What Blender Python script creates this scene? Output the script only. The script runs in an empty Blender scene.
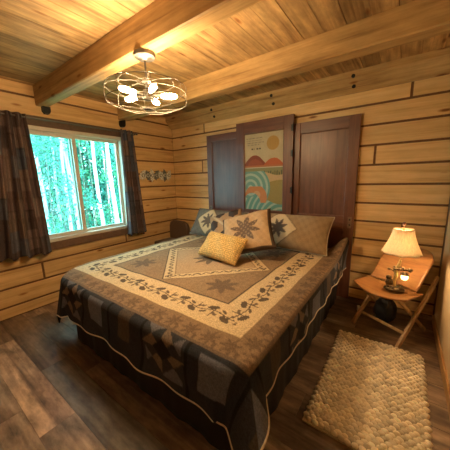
import bpy, bmesh, math, random
import numpy as np
from mathutils import Vector, Matrix, noise
random.seed(7); rng = np.random.default_rng(7)
PI = math.pi
sc = bpy.context.scene
COL = sc.collection

# ------------------------------------------------------------------ camera
cd = bpy.data.cameras.new('camera'); cam = bpy.data.objects.new('camera', cd); COL.objects.link(cam)
cd.sensor_width = 36.0; cd.lens = 36.0 * 243.28 / 450.0; cd.clip_start = 0.02
yaw, pitch, roll = -0.631, -0.184, -0.024
f_ = Vector((math.sin(yaw)*math.cos(pitch), math.cos(yaw)*math.cos(pitch), math.sin(pitch)))
r_ = f_.cross(Vector((0, 0, 1))).normalized(); u_ = r_.cross(f_)
r2 = r_*math.cos(roll)+u_*math.sin(roll); u2 = u_*math.cos(roll)-r_*math.sin(roll)
M = Matrix((( r2.x, u2.x, -f_.x, 3.124), (r2.y, u2.y, -f_.y, -2.878), (r2.z, u2.z, -f_.z, 1.340), (0, 0, 0, 1)))
cam.matrix_world = M
sc.camera = cam

# ------------------------------------------------------------------ world, light, exposure
w = bpy.data.worlds.new('world'); sc.world = w; w.use_nodes = True
bg = w.node_tree.nodes['Background']
bg.inputs[0].default_value = (0.62, 0.90, 0.95, 1); bg.inputs[1].default_value = 9.0
SUN = 14.0; BULB = 370.0; SHADE_BULB = 260.0; REAR_FILL = 12.0
sd = bpy.data.lights.new('sun', 'SUN'); sd.energy = SUN; sd.angle = 0.05; sd.color = (1.0, 0.97, 0.88)
so = bpy.data.objects.new('sun', sd); COL.objects.link(so)
so.rotation_euler = Vector((0.30, 0.45, 0.85)).to_track_quat('Z', 'Y').to_euler()
vs = sc.view_settings
vs.view_transform = 'Standard'; vs.look = 'None'; vs.gamma = 1; vs.use_curve_mapping = False
vs.exposure = 0.18

# ------------------------------------------------------------------ helpers
def kids(o): return [c for c in bpy.data.objects if c.parent == o]
def tag(o, label=None, cat=None, group=None, kind=None):
    if label: o['label'] = label
    if cat: o['category'] = cat
    if group: o['group'] = group
    if kind: o['kind'] = kind
    return o
def empty(name, loc, rz=0, label=None, cat=None, group=None):
    o = bpy.data.objects.new(name, None); COL.objects.link(o); o.location = loc; o.rotation_euler = (0, 0, rz)
    o.empty_display_size = 0.05
    return tag(o, label, cat, group)
class MB:
    def __init__(s): s.v = []; s.f = []; s.r = []
    def add(s, vs, fs, rnd=None):
        b = len(s.v); rnd = random.random() if rnd is None else rnd
        s.v += [tuple(v) for v in vs]; s.f += [tuple(b+i for i in f) for f in fs]; s.r += [rnd]*len(vs); return s
    def box(s, a, b, rnd=None, c=0.0, M=None):
        """box from corner a to corner b, chamfer c"""
        x0, y0, z0 = a; x1, y1, z1 = b
        if c <= 0:
            vs = [Vector(p) for p in ((x0,y0,z0),(x1,y0,z0),(x1,y1,z0),(x0,y1,z0),(x0,y0,z1),(x1,y0,z1),(x1,y1,z1),(x0,y1,z1))]
            fs = [(0,3,2,1),(4,5,6,7),(0,1,5,4),(1,2,6,5),(2,3,7,6),(3,0,4,7)]
        else:
            bm = bmesh.new(); bmesh.ops.create_cube(bm, size=1)
            for v in bm.verts: v.co = Vector((x0+(v.co.x+.5)*(x1-x0), y0+(v.co.y+.5)*(y1-y0), z0+(v.co.z+.5)*(z1-z0)))
            bmesh.ops.bevel(bm, geom=bm.edges[:], offset=c, segments=2, affect='EDGES', profile=.6)
            bm.verts.index_update(); vs = [v.co.copy() for v in bm.verts]; fs = [[v.index for v in f.verts] for f in bm.faces]; bm.free()
        if M is not None: vs = [M @ v for v in vs]
        return s.add(vs, fs, rnd)
    def tube(s, pts, rad, n=8, rnd=None, closed=False):
        pts = [Vector(p) for p in pts]; N = len(pts); rs = rad if hasattr(rad, '__len__') else [rad]*N
        vs = []; up = Vector((0.13, 0.21, 0.97)); prev = None
        for i, p in enumerate(pts):
            if closed: t = pts[(i+1) % N]-pts[i-1]
            else: t = pts[min(i+1, N-1)]-pts[max(i-1, 0)]
            t.normalize()
            if prev is None:
                a = t.cross(up); 
                if a.length < .1: a = t.cross(Vector((1, 0, 0)))
            else: a = prev - t*prev.dot(t)
            a.normalize(); prev = a; b = t.cross(a)
            for k in range(n): vs.append(p+(a*math.cos(2*PI*k/n)+b*math.sin(2*PI*k/n))*rs[i])
        fs = []
        for i in range(N if closed else N-1):
            for k in range(n):
                j = (i+1) % N
                fs.append((i*n+k, i*n+(k+1) % n, j*n+(k+1) % n, j*n+k))
        if not closed: fs += [tuple(range(n))[::-1], tuple((N-1)*n+k for k in range(n))]
        return s.add(vs, fs, rnd)
    def lathe(s, prof, n=24, c=(0, 0, 0), M=None, cap=True, sx=1, sy=1):
        c = Vector(c); vs = []; fs = []
        for r, z in prof:
            for k in range(n):
                v = Vector((r*sx*math.cos(2*PI*k/n), r*sy*math.sin(2*PI*k/n), z))
                vs.append((M @ v if M is not None else v)+c)
        for i in range(len(prof)-1):
            for k in range(n): fs.append((i*n+k, i*n+(k+1) % n, (i+1)*n+(k+1) % n, (i+1)*n+k))
        if cap: fs += [tuple(range(n))[::-1], tuple((len(prof)-1)*n+k for k in range(n))]
        return s.add(vs, fs)
    def ball(s, c, rx, ry=None, rz=None, n=12, m=8, M=None, rnd=None):
        ry = ry or rx; rz = rz or rx; c = Vector(c); vs = []; fs = []
        for i in range(m+1):
            a = PI*i/m
            for k in range(n):
                v = Vector((rx*math.sin(a)*math.cos(2*PI*k/n), ry*math.sin(a)*math.sin(2*PI*k/n), rz*math.cos(a)))
                vs.append((M @ v if M is not None else v)+c)
        for i in range(m):
            for k in range(n): fs.append((i*n+k, (i+1)*n+k, (i+1)*n+(k+1) % n, i*n+(k+1) % n))
        return s.add(vs, fs, rnd)
    def prism(s, pts, a, b, plane='xz', rnd=None):
        """extrude polygon (2-D pts) between a and b along the remaining axis"""
        def P(p, t): return {'xz': (p[0], t, p[1]), 'yz': (t, p[0], p[1]), 'xy': (p[0], p[1], t)}[plane]
        n = len(pts); vs = [P(p, a) for p in pts]+[P(p, b) for p in pts]
        fs = [tuple(range(n)), tuple(range(2*n-1, n-1, -1))]+[(i, i+n, (i+1) % n+n, (i+1) % n) for i in range(n)]
        return s.add(vs, fs, rnd)
    def build(s, name, mat, parent=None, smooth=False, kind=None):
        me = bpy.data.meshes.new(name); me.from_pydata(s.v, [], s.f); me.update()
        at = me.attributes.new('rnd', 'FLOAT', 'POINT'); at.data.foreach_set('value', s.r)
        me.materials.append(mat)
        bm = bmesh.new(); bm.from_mesh(me); bmesh.ops.recalc_face_normals(bm, faces=bm.faces[:]); bm.to_mesh(me); bm.free()
        if smooth:
            me.polygons.foreach_set('use_smooth', [True]*len(me.polygons))
            try: me.set_sharp_from_angle(angle=math.radians(50))
            except Exception: pass
        o = bpy.data.objects.new(name, me); COL.objects.link(o)
        if parent: o.parent = parent
        if kind: o['kind'] = kind
        return o
def grid_obj(name, X, Y, Z, mat, colr=None, parent=None, smooth=True, wrap=False):
    """height x width arrays of positions -> mesh with optional point colours (linear rgb)"""
    h_, w_ = X.shape
    co = np.stack([X, Y, Z], -1).reshape(-1, 3).astype(np.float32)
    idx = np.arange(h_*w_).reshape(h_, w_)
    if wrap: idx = np.concatenate([idx, idx[:, :1]], 1)
    q = np.stack([idx[:-1, :-1], idx[:-1, 1:], idx[1:, 1:], idx[1:, :-1]], -1).reshape(-1, 4)
    me = bpy.data.meshes.new(name); me.vertices.add(len(co)); me.vertices.foreach_set('co', co.ravel())
    me.loops.add(q.size); me.loops.foreach_set('vertex_index', q.ravel().astype(np.int32))
    me.polygons.add(len(q)); me.polygons.foreach_set('loop_start', (np.arange(len(q))*4).astype(np.int32))
    me.polygons.foreach_set('use_smooth', [smooth]*len(q))
    me.update(calc_edges=True); me.validate()
    if colr is not None:
        a = me.color_attributes.new('Col', 'FLOAT_COLOR', 'POINT')
        c4 = np.concatenate([colr.reshape(-1, 3), np.ones((len(co), 1))], 1).astype(np.float32)
        a.data.foreach_set('color', c4.ravel())
    me.materials.append(mat)
    o = bpy.data.objects.new(name, me); COL.objects.link(o)
    if parent: o.parent = parent
    return o
def mat(name):
    m = bpy.data.materials.new(name); m.use_nodes = True; nt = m.node_tree
    return m, nt, nt.nodes['Principled BSDF']
def N(nt, t, **kw):
    n = nt.nodes.new(t)
    for k, v in kw.items():
        if k.startswith('i_'): n.inputs[int(k[2:]) if k[2:].isdigit() else k[2:]].default_value = v
        else: setattr(n, k, v)
    return n
def ramp(nt, stops):
    r = nt.nodes.new('ShaderNodeValToRGB'); e = r.color_ramp.elements
    e[0].position = stops[0][0]; e[0].color = (*stops[0][1], 1); e[1].position = stops[-1][0]; e[1].color = (*stops[-1][1], 1)
    for p, c in stops[1:-1]:
        x = e.new(p); x.color = (*c, 1)
    return r
def plain(name, c, rough=.5, metal=0, bump=0, bs=80, spec=.5, var=.15):
    m, nt, b = mat(name); L = nt.links
    tc = N(nt, 'ShaderNodeTexCoord'); nz = N(nt, 'ShaderNodeTexNoise'); nz.inputs['Scale'].default_value = bs
    L.new(tc.outputs['Object'], nz.inputs['Vector'])
    r = ramp(nt, [(.3, tuple(x*(1-var) for x in c)), (.7, tuple(min(1, x*(1+var)) for x in c))])
    L.new(nz.outputs['Fac'], r.inputs['Fac']); L.new(r.outputs[0], b.inputs['Base Color'])
    b.inputs['Roughness'].default_value = rough; b.inputs['Metallic'].default_value = metal
    b.inputs['Specular IOR Level'].default_value = spec
    if bump:
        bp = N(nt, 'ShaderNodeBump'); bp.inputs['Strength'].default_value = bump; bp.inputs['Distance'].default_value = .003
        L.new(nz.outputs['Fac'], bp.inputs['Height']); L.new(bp.outputs[0], b.inputs['Normal'])
    return m
def wood(name, light, mid, dark, axis='X', rough=.45, knots=True, grain=1.0, var=.25, spec=.35, tint2=None, mottle=.18):
    m, nt, b = mat(name); L = nt.links
    tc = N(nt, 'ShaderNodeTexCoord'); at = N(nt, 'ShaderNodeAttribute', attribute_name='rnd')
    off = N(nt, 'ShaderNodeVectorMath', operation='SCALE'); off.inputs['Scale'].default_value = 37.0
    cmb = N(nt, 'ShaderNodeCombineXYZ')
    for i in range(3): L.new(at.outputs['Fac'], cmb.inputs[i])
    L.new(cmb.outputs[0], off.inputs[0])
    ad = N(nt, 'ShaderNodeVectorMath', operation='ADD'); L.new(tc.outputs['Object'], ad.inputs[0]); L.new(off.outputs[0], ad.inputs[1])
    def scaled(lo, hi):
        mp = N(nt, 'ShaderNodeMapping'); s = [hi]*3; s['XYZ'.index(axis)] = lo
        mp.inputs['Scale'].default_value = s; L.new(ad.outputs[0], mp.inputs[0]); return mp
    # knot field distorts the grain
    mk = scaled(2.2, 7.5); vo = N(nt, 'ShaderNodeTexVoronoi'); vo.inputs['Scale'].default_value = 1.0; L.new(mk.outputs[0], vo.inputs['Vector'])
    m1 = scaled(1.1*grain, 22*grain); n1 = N(nt, 'ShaderNodeTexNoise'); n1.inputs['Scale'].default_value = 1.0; n1.inputs['Detail'].default_value = 5; n1.inputs['Distortion'].default_value = .6
    L.new(m1.outputs[0], n1.inputs['Vector'])
    m2 = scaled(3*grain, 90*grain); n2 = N(nt, 'ShaderNodeTexNoise'); n2.inputs['Scale'].default_value = 1.0; n2.inputs['Detail'].default_value = 3; L.new(m2.outputs[0], n2.inputs['Vector'])
    mx = N(nt, 'ShaderNodeMath', operation='MULTIPLY_ADD'); L.new(n2.outputs['Fac'], mx.inputs[0]); mx.inputs[1].default_value = .35; L.new(n1.outputs['Fac'], mx.inputs[2])
    r = ramp(nt, [(.42, dark), (.60, mid), (.82, light)]); L.new(mx.outputs[0], r.inputs['Fac'])
    last = r.outputs[0]
    if knots:
        kr = ramp(nt, [(.045, (.22, .10, .04)), (.075, (.55, .33, .18)), (.13, (1, 1, 1))]); L.new(vo.outputs['Distance'], kr.inputs['Fac'])
        mm = N(nt, 'ShaderNodeMix', data_type='RGBA', blend_type='MULTIPLY'); mm.inputs['Factor'].default_value = .9
        L.new(last, mm.inputs[6]); L.new(kr.outputs[0], mm.inputs[7]); last = mm.outputs[2]
    n4 = N(nt, 'ShaderNodeTexNoise'); n4.inputs['Scale'].default_value = 1.0; n4.inputs['Detail'].default_value = 6; n4.inputs['Roughness'].default_value = .65; m4 = scaled(5, 14); L.new(m4.outputs[0], n4.inputs['Vector'])
    r4 = N(nt, 'ShaderNodeMapRange'); r4.inputs['From Min'].default_value = .32; r4.inputs['From Max'].default_value = .68; r4.inputs['To Min'].default_value = 1-mottle; r4.inputs['To Max'].default_value = 1+mottle
    L.new(n4.outputs['Fac'], r4.inputs['Value']); s4 = N(nt, 'ShaderNodeVectorMath', operation='SCALE'); L.new(last, s4.inputs[0]); L.new(r4.outputs[0], s4.inputs['Scale']); last = s4.outputs[0]
    # board to board tone
    h = N(nt, 'ShaderNodeMapRange'); h.inputs['To Min'].default_value = 1-var; h.inputs['To Max'].default_value = 1+var*.6; L.new(at.outputs['Fac'], h.inputs['Value'])
    sc_ = N(nt, 'ShaderNodeVectorMath', operation='SCALE'); L.new(last, sc_.inputs[0]); L.new(h.outputs[0], sc_.inputs['Scale']); last = sc_.outputs[0]
    if tint2:
        n3 = N(nt, 'ShaderNodeMath', operation='FRACT'); ml = N(nt, 'ShaderNodeMath', operation='MULTIPLY'); ml.inputs[1].default_value = 7.31
        L.new(at.outputs['Fac'], ml.inputs[0]); L.new(ml.outputs[0], n3.inputs[0])
        mm = N(nt, 'ShaderNodeMix', data_type='RGBA', blend_type='MIX'); L.new(n3.outputs[0], mm.inputs['Factor'])
        t2 = N(nt, 'ShaderNodeMix', data_type='RGBA', blend_type='MULTIPLY'); t2.inputs['Factor'].default_value = 1; L.new(last, t2.inputs[6]); t2.inputs[7].default_value = (*tint2, 1)
        L.new(last, mm.inputs[6]); L.new(t2.outputs[2], mm.inputs[7]); last = mm.outputs[2]
    L.new(last, b.inputs['Base Color'])
    b.inputs['Roughness'].default_value = rough; b.inputs['Specular IOR Level'].default_value = spec
    bp = N(nt, 'ShaderNodeBump'); bp.inputs['Strength'].default_value = .25; bp.inputs['Distance'].default_value = .002
    L.new(mx.outputs[0], bp.inputs['Height']); L.new(bp.outputs[0], b.inputs['Normal'])
    return m
def colored(name, rough=.9, bump=.5, scale=220, var=.18, spec=.2, sheen=.0, tex='noise'):
    m, nt, b = mat(name); L = nt.links
    at = N(nt, 'ShaderNodeAttribute', attribute_name='Col'); tc = N(nt, 'ShaderNodeTexCoord')
    nz = N(nt, 'ShaderNodeTexNoise' if tex == 'noise' else 'ShaderNodeTexVoronoi'); nz.inputs['Scale'].default_value = scale
    L.new(tc.outputs['Object'], nz.inputs['Vector']); src = nz.outputs['Fac'] if tex == 'noise' else nz.outputs['Distance']
    mr = N(nt, 'ShaderNodeMapRange'); mr.inputs['From Min'].default_value = .25; mr.inputs['From Max'].default_value = .75
    mr.inputs['To Min'].default_value = 1-var; mr.inputs['To Max'].default_value = 1+var; L.new(src, mr.inputs['Value'])
    s = N(nt, 'ShaderNodeVectorMath', operation='SCALE'); L.new(at.outputs['Color'], s.inputs[0]); L.new(mr.outputs[0], s.inputs['Scale'])
    L.new(s.outputs[0], b.inputs['Base Color']); b.inputs['Roughness'].default_value = rough; b.inputs['Specular IOR Level'].default_value = spec
    bp = N(nt, 'ShaderNodeBump'); bp.inputs['Strength'].default_value = bump; bp.inputs['Distance'].default_value = .004
    L.new(src, bp.inputs['Height']); L.new(bp.outputs[0], b.inputs['Normal'])
    return m
def glow(name, c, s):
    m, nt, b = mat(name); b.inputs['Base Color'].default_value = (*c, 1)
    b.inputs['Emission Color'].default_value = (*c, 1); b.inputs['Emission Strength'].default_value = s; return m

# ------------------------------------------------------------------ materials
M_log = wood('wall_pine', (.80, .545, .255), (.71, .45, .19), (.52, .30, .11), 'X', rough=.42, var=.10, mottle=.08)
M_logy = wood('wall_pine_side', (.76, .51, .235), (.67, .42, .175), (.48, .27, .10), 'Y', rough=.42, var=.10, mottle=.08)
M_ceil = wood('ceiling_pine', (.52, .335, .15), (.37, .225, .10), (.19, .10, .04), 'Y', rough=.5, var=.34, mottle=.3)
M_beam = wood('beam_fir', (.50, .325, .14), (.385, .235, .095), (.22, .12, .046), 'X', rough=.5, var=.1, knots=True)
M_floor = wood('floor_plank', (.38, .25, .155), (.22, .135, .085), (.09, .055, .036), 'X', rough=.38, knots=False, var=.55, spec=.5, tint2=(.62, .78, .95), grain=.6, mottle=.6)
M_groove = plain('chinking', (.17, .085, .038), .9)
M_darkwood = plain('dark_wood', (.085, .045, .03), .5, bump=.1)
M_door = wood('door_mahogany', (.17, .066, .036), (.13, .048, .027), (.085, .030, .017), 'Z', rough=.38, knots=False, var=.1, spec=.6)
M_doorx = wood('door_mahogany_rail', (.17, .066, .036), (.13, .048, .027), (.085, .030, .017), 'X', rough=.38, knots=False, var=.1, spec=.6)
M_black = plain('black_metal', (.02, .02, .02), .4, metal=.6)
M_steel = plain('brushed_steel', (.17, .16, .15), .45, metal=1, var=.05)
M_nickel = plain('nickel_wire', (.10, .09, .075), .5, metal=.6, var=.05)
M_vinyl = plain('window_vinyl', (.62, .58, .50), .5, var=.05)
M_plaster = plain('right_wall_paint', (.62, .46, .27), .8, var=.05, bs=8)
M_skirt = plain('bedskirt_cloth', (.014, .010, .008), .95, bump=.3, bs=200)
M_matt = plain('mattress_cloth', (.30, .27, .24), .9)
M_piping = plain('cream_piping', (.55, .46, .34), .8)
M_white = plain('white_plastic', (.75, .72, .66), .5)
M_quilt = colored('quilt_cloth', scale=160, bump=.55, var=.28)
M_pillow = colored('pillow_cloth', scale=190, bump=.4, var=.2)
M_art = colored('art_print', rough=.55, bump=.05, scale=60, var=.06)
M_chairply = wood('plywood', (.32, .155, .052), (.25, .11, .036), (.16, .062, .018), 'X', rough=.35, knots=False, var=.08)
M_rail = wood('pale_frame_wood', (.52, .36, .19), (.42, .27, .13), (.28, .17, .075), 'Z', rough=.4, knots=False, var=.1)
M_bronze = plain('antique_bronze', (.10, .065, .03), .35, metal=.7, bump=.6, bs=90, var=.6)
M_gold = plain('gilded_resin', (.66, .46, .18), .35, metal=.6, bump=.5, bs=90, var=.3)
M_bag = plain('black_nylon', (.012, .012, .014), .6, bump=.5, bs=40)
M_brownf = plain('brown_leather', (.12, .075, .052), .5, bump=.3, bs=60)

# ------------------------------------------------------------------ structure
XR = 3.46; YF = -4.3; ZC = 2.32; H = .19; Z0 = 2.0206
def course_rows():
    zs = [ZC, Z0+H*1]+[Z0-H*k for k in range(0, 11)]+[0.0]      # tops down to floor
    return zs
def logs(mb, side, joints, hole=None):
    zs = course_rows(); g = .0105
    for i in range(len(zs)-1):
        zt, zb = zs[i]-g, zs[i+1]+g
        if i == 0: zt = zs[0]
        if zt-zb < .01: continue
        a0, a1 = (0, XR) if side == 'back' else (YF, 0)
        js = sorted(joints.get(i, []))
        segs = []; p = a0
        for j in js+[a1]:
            segs.append((p+(g if p != a0 else 0), j-(g if j != a1 else 0))); p = j
        for s0, s1 in segs:
            rnd = random.random()
            rects = [(s0, s1, zb, zt)]
            if hole:
                h0, h1, hz0, hz1 = hole; out = []
                for (x0, x1, z0, z1) in rects:
                    if x1 <= h0 or x0 >= h1 or z1 <= hz0 or z0 >= hz1: out.append((x0, x1, z0, z1)); continue
                    if x0 < h0: out.append((x0, h0, z0, z1))
                    if x1 > h1: out.append((h1, x1, z0, z1))
                    m0, m1 = max(x0, h0), min(x1, h1)
                    if z0 < hz0: out.append((m0, m1, z0, hz0))
                    if z1 > hz1: out.append((m0, m1, hz1, z1))
                rects = out
            for (x0, x1, z0, z1) in rects:
                if side == 'back': mb.box((x0, 0, z0), (x1, .10, z1), rnd, c=.004)
                else: mb.box((-.10, x0, z0), (0, x1, z1), rnd, c=.004)
# back wall (row index: 0 = top strip, 1 = k-1..0, 2 = k0..1, ...)
mb = MB(); logs(mb, 'back', {1: [.68, 3.11], 2: [1.9], 4: [.622, 2.868], 6: [2.2], 8: [3.15], 10: [1.2]})
wb = mb.build('wall_back', M_log, kind='structure')
g = MB(); g.box((-.02, .008, 0), (XR+.02, .12, ZC)); g.build('wall_back_chinking', M_groove, wb)
HOLE = (-2.10, -.90, .70, 1.93)
mb = MB(); logs(mb, 'left', {3: [-3.0], 5: [-2.9], 9: [-.985], 10: [-2.005, -3.6], 11: [-1.1], 7: [-3.3]}, HOLE)
wl = mb.build('wall_left', M_logy, kind='structure')
g = MB()
for (a, b) in (((-.12, YF, 0), (-.008, HOLE[0], ZC)), ((-.12, HOLE[1], 0), (-.008, .02, ZC)), ((-.12, HOLE[0], 0), (-.008, HOLE[1], HOLE[2])), ((-.12, HOLE[0], HOLE[3]), (-.008, HOLE[1], ZC))): g.box(a, b)
g.build('wall_left_chinking', M_groove, wl)
mb = MB(); mb.box((XR, YF, 0), (XR+.10, -.10, ZC)); mb.build('wall_right', M_plaster, kind='structure')
mb = MB(); mb.box((XR, -.10, 0), (XR+.10, .02, ZC)); mb.build('trim_1', M_darkwood, kind='structure')
mb = MB(); mb.box((-.1, YF-.1, 0), (XR+.1, YF, ZC)); mb.build('wall_front', M_plaster, kind='structure')
mb = MB(); mb.box((XR-.014, YF, 0), (XR, -.12, .075), c=.003); mb.build('baseboard_right', plain('baseboard_wood', (.42, .24, .09), .45), kind='structure')
# ceiling boards
mb = MB(); wdt = .14
x = -.07
while x < XR:
    mb.box((max(x, -.1)+.003*(int(x*31) % 3 == 0)+.0008, YF-.1, ZC), (min(x+wdt, XR+.1)-.0012, .1, ZC+.02), random.random(), c=0); x += wdt
ce = mb.build('ceiling', M_ceil, kind='structure')
mb = MB(); mb.box((-.12, YF-.12, ZC+.006), (XR+.12, .12, ZC+.10)); mb.build('ceiling_backing', M_groove, ce)
# floor planks run along x
TONE = {(14, .46): .97, (13, 1.1): .12, (12, .16): .02}
mb = MB(); pw = .18; y = -.12-pw*30; row = 0
y = 0.09
rowi = 0
while y > YF-.1:
    y0 = y-pw; off = (rowi*.43) % 1.22; x = -.76-off+.05
    if rowi == 14: pass
    while x < XR+.1:
        x1 = x+1.22
        if rowi == 14: x1 = .46 if x < .4 else (1.66 if x < 1.5 else x+1.22)
        if rowi == 13: x1 = 1.10 if x < .9 else x+1.22
        if rowi == 12: x1 = .16 if x < 0 else x+1.22
        if x1 > -.1: mb.box((max(x, -.1)+.0008, y0+.0008, -.02), (min(x1, XR+.1)-.0008, y-.0008, 0), TONE.get((rowi, round(x, 2)), random.choice((.02, .15, .33, .47, .6, .75, .9))))
        x = x1
    y = y0; rowi += 1
fl = mb.build('floor', M_floor, kind='structure')
mb = MB(); mb.box((-.12, YF-.12, -.1), (XR+.12, .12, -.004)); mb.build('floor_backing', M_groove, fl)

# beams
def beam(name, y0, y1, zb, label, prof=None):
    t = empty(name, (0, (y0+y1)/2, zb), label=label, cat='beam', group=None)
    mb = MB()
    pr = prof or [(y0+.008, zb), (y1-.008, zb), (y1, zb+.008), (y1, ZC-.001), (y0, ZC-.001), (y0, zb+.008)]
    pr = [(a-(y0+y1)/2, b-zb) for a, b in pr]
    # subdivide along x for slight hewn irregularity
    n = len(pr); K = 40; vs = []; fs = []
    for i in range(K+1):
        xx = .002+(XR-.004)*i/K
        for j, (a, b) in enumerate(pr):
            d = .0025*noise.noise(Vector((xx*3, j*5.1+y0, 1)))
            vs.append((xx, a+(d if b+zb < ZC-.01 else 0), b+(d if b+zb < ZC-.01 else 0)))
    for i in range(K):
        for j in range(n): fs.append((i*n+j, i*n+(j+1) % n, (i+1)*n+(j+1) % n, (i+1)*n+j))
    fs += [tuple(range(n)), tuple(K*n+j for j in range(n))[::-1]]
    mb.add(vs, fs, .45); mb.build('timber', M_beam, t)
    return t
b1 = beam('ceiling_beam', -1.84, -1.735, 2.13, 'pale wooden ceiling beam that carries the wire cage light')
b2 = beam('ceiling_beam', -.935, -.805, 2.15, 'wooden ceiling beam between the light fixture and the headboard wall')
b3 = beam('ceiling_beam', -.125, -.002, 2.15, 'wooden beam with pairs of bolt holes along the top of the headboard wall',
          prof=[(-.02, 2.15), (-.002, 2.15), (-.002, ZC-.001), (-.125, ZC-.001), (-.125, 2.265), (-.115, 2.255)])
for bt, yy in ((b1, -1.76), (b2, -.895)):
    mb = MB(); c = bt.location
    mb.prism([(yy-.035-c.y, 2.132-c.z), (yy+.035-c.y, 2.152-c.z if bt is b2 else 2.132-c.z), (yy+.035-c.y, 2.085-c.z), (yy+.018-c.y, 2.06-c.z), (yy-.018-c.y, 2.06-c.z), (yy-.035-c.y, 2.085-c.z)], .001, .05, 'yz')
    o = mb.build('bracket', M_black, bt)
# bolt holes: dark countersunk plugs in the beam's face and slope
for xh, pairs in ((.93, 0), (1.81, 0), (2.65, 0)):
    for (yy, zz, ny, nz) in ((-.1255, 2.272, -1, 0), (-.068, 2.196, -.74, -.67)):
        mb = MB(); d = Vector((0, ny, nz)).normalized(); c = Vector((xh, yy, zz))-b3.location
        mb.tube([c-d*.03, c+d*.0035], .017, 14); mb.build('bolt_hole', M_black, b3, smooth=False)

# ------------------------------------------------------------------ window
def frame(mb, y0, y1, z0, z1, t, x0, x1, c=.003):
    mb.box((x0, y0, z0), (x1, y1, z0+t), c=c); mb.box((x0, y0, z1-t), (x1, y1, z1), c=c)
    mb.box((x0, y0, z0+t), (x1, y0+t, z1-t), c=c); mb.box((x0, y1-t, z0+t), (x1, y1, z1-t), c=c)
mb = MB(); y0, y1, z0, z1 = HOLE; frame(mb, y0+.001, y1-.001, z0+.001, z1-.001, .040, -.095, .012)
win = mb.build('window_1', M_vinyl, kind='structure')
mb = MB(); frame(mb, -2.06, -1.49, .742, 1.888, .042, -.050, -.018); mb.build('left_sash', M_vinyl, win)
mb = MB(); frame(mb, -1.545, -.942, .742, 1.888, .036, -.084, -.054); mb.build('right_sash', M_vinyl, win)
def glassm(name, col, gl=.05, haze=0, hc=(.6, .8, .85)):
    m, nt, b = mat(name); L = nt.links; nt.nodes.remove(b); out = nt.nodes['Material Output']
    tr = N(nt, 'ShaderNodeBsdfTransparent'); tr.inputs[0].default_value = (*col, 1)
    gs = N(nt, 'ShaderNodeBsdfGlossy'); gs.inputs['Roughness'].default_value = .02
    mx = N(nt, 'ShaderNodeMixShader'); mx.inputs[0].default_value = gl; L.new(tr.outputs[0], mx.inputs[1]); L.new(gs.outputs[0], mx.inputs[2]); last = mx.outputs[0]
    if haze:
        tl = N(nt, 'ShaderNodeBsdfTranslucent'); tl.inputs[0].default_value = (*hc, 1)
        m2 = N(nt, 'ShaderNodeMixShader'); m2.inputs[0].default_value = haze; L.new(last, m2.inputs[1]); L.new(tl.outputs[0], m2.inputs[2]); last = m2.outputs[0]
    L.new(last, out.inputs[0]); return m
M_glass = glassm('window_glass', (.78, .97, .98), .04)
M_screen = glassm('insect_screen', (.80, .90, .92), .0, haze=.035)
mb = MB(); mb.box((-.036, -2.02, .783), (-.032, -1.53, 1.847)); mb.build('glass_pane', M_glass, win)
mb = MB(); mb.box((-.071, -1.51, .777), (-.067, -.977, 1.853)); mb.build('glass_pane', M_glass, win)
mb = MB(); mb.box((-.0925, -2.06, .742), (-.0915, -1.50, 1.888)); mb.build('insect_screen', M_screen, win)
mb = MB(); mb.box((.0005, -2.20, .615), (.022, -.80, .698), c=.003); mb.build('trim_2', plain('window_apron_wood', (.155, .085, .05), .6, bump=.2, bs=30), kind='structure')
mb = MB(); mb.box((.0005, -2.30, 1.932), (.018, -.78, 2.025), c=.003); mb.build('trim_3', plain('window_head_wood', (.12, .07, .042), .6, bump=.2, bs=30), kind='structure')

# ------------------------------------------------------------------ curtain rod and curtains
XC = .085
t = empty('curtain_rod', (XC, -1.55, 1.985), label='thin steel curtain rod across the top of the window', cat='curtain rod')
mb = MB(); mb.tube([(0, -1.1, 0), (0, .82, 0)], .008, 10); mb.build('rod', M_steel, t, smooth=True)
for yy in (-1.1, .82):
    mb = MB(); mb.ball((0, yy, 0), .016); mb.build('finial', M_steel, t, smooth=True)
for yy in (-1.0, .79):
    mb = MB(); mb.tube([(0, yy, -.012), (-.064, yy, -.012)], .006, 8); mb.box((-.0665, yy-.012, -.04), (-.062, yy+.012, .02)); mb.build('bracket', M_steel, t)
def curtain_mat():
    return colored('curtain_cloth', scale=120, bump=.3, var=.25)
M_curt = curtain_mat()
def patch_cols(U, V, pal, nu, nv, seed):
    r = np.random.default_rng(seed); P = np.array(pal)
    iu = np.floor(U*nu).astype(int); iv = np.floor(V*nv+(np.floor(U*nu) % 2)*.37).astype(int)
    tab = r.integers(0, len(P), (64, 64)); c = P[tab[iu % 64, iv % 64]]
    fu = (U*nu) % 1; fv = (V*nv+(np.floor(U*nu) % 2)*.37) % 1
    e = (fu < .04) | (fv < .03); c[e] = c[e]*.65
    return c
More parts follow.
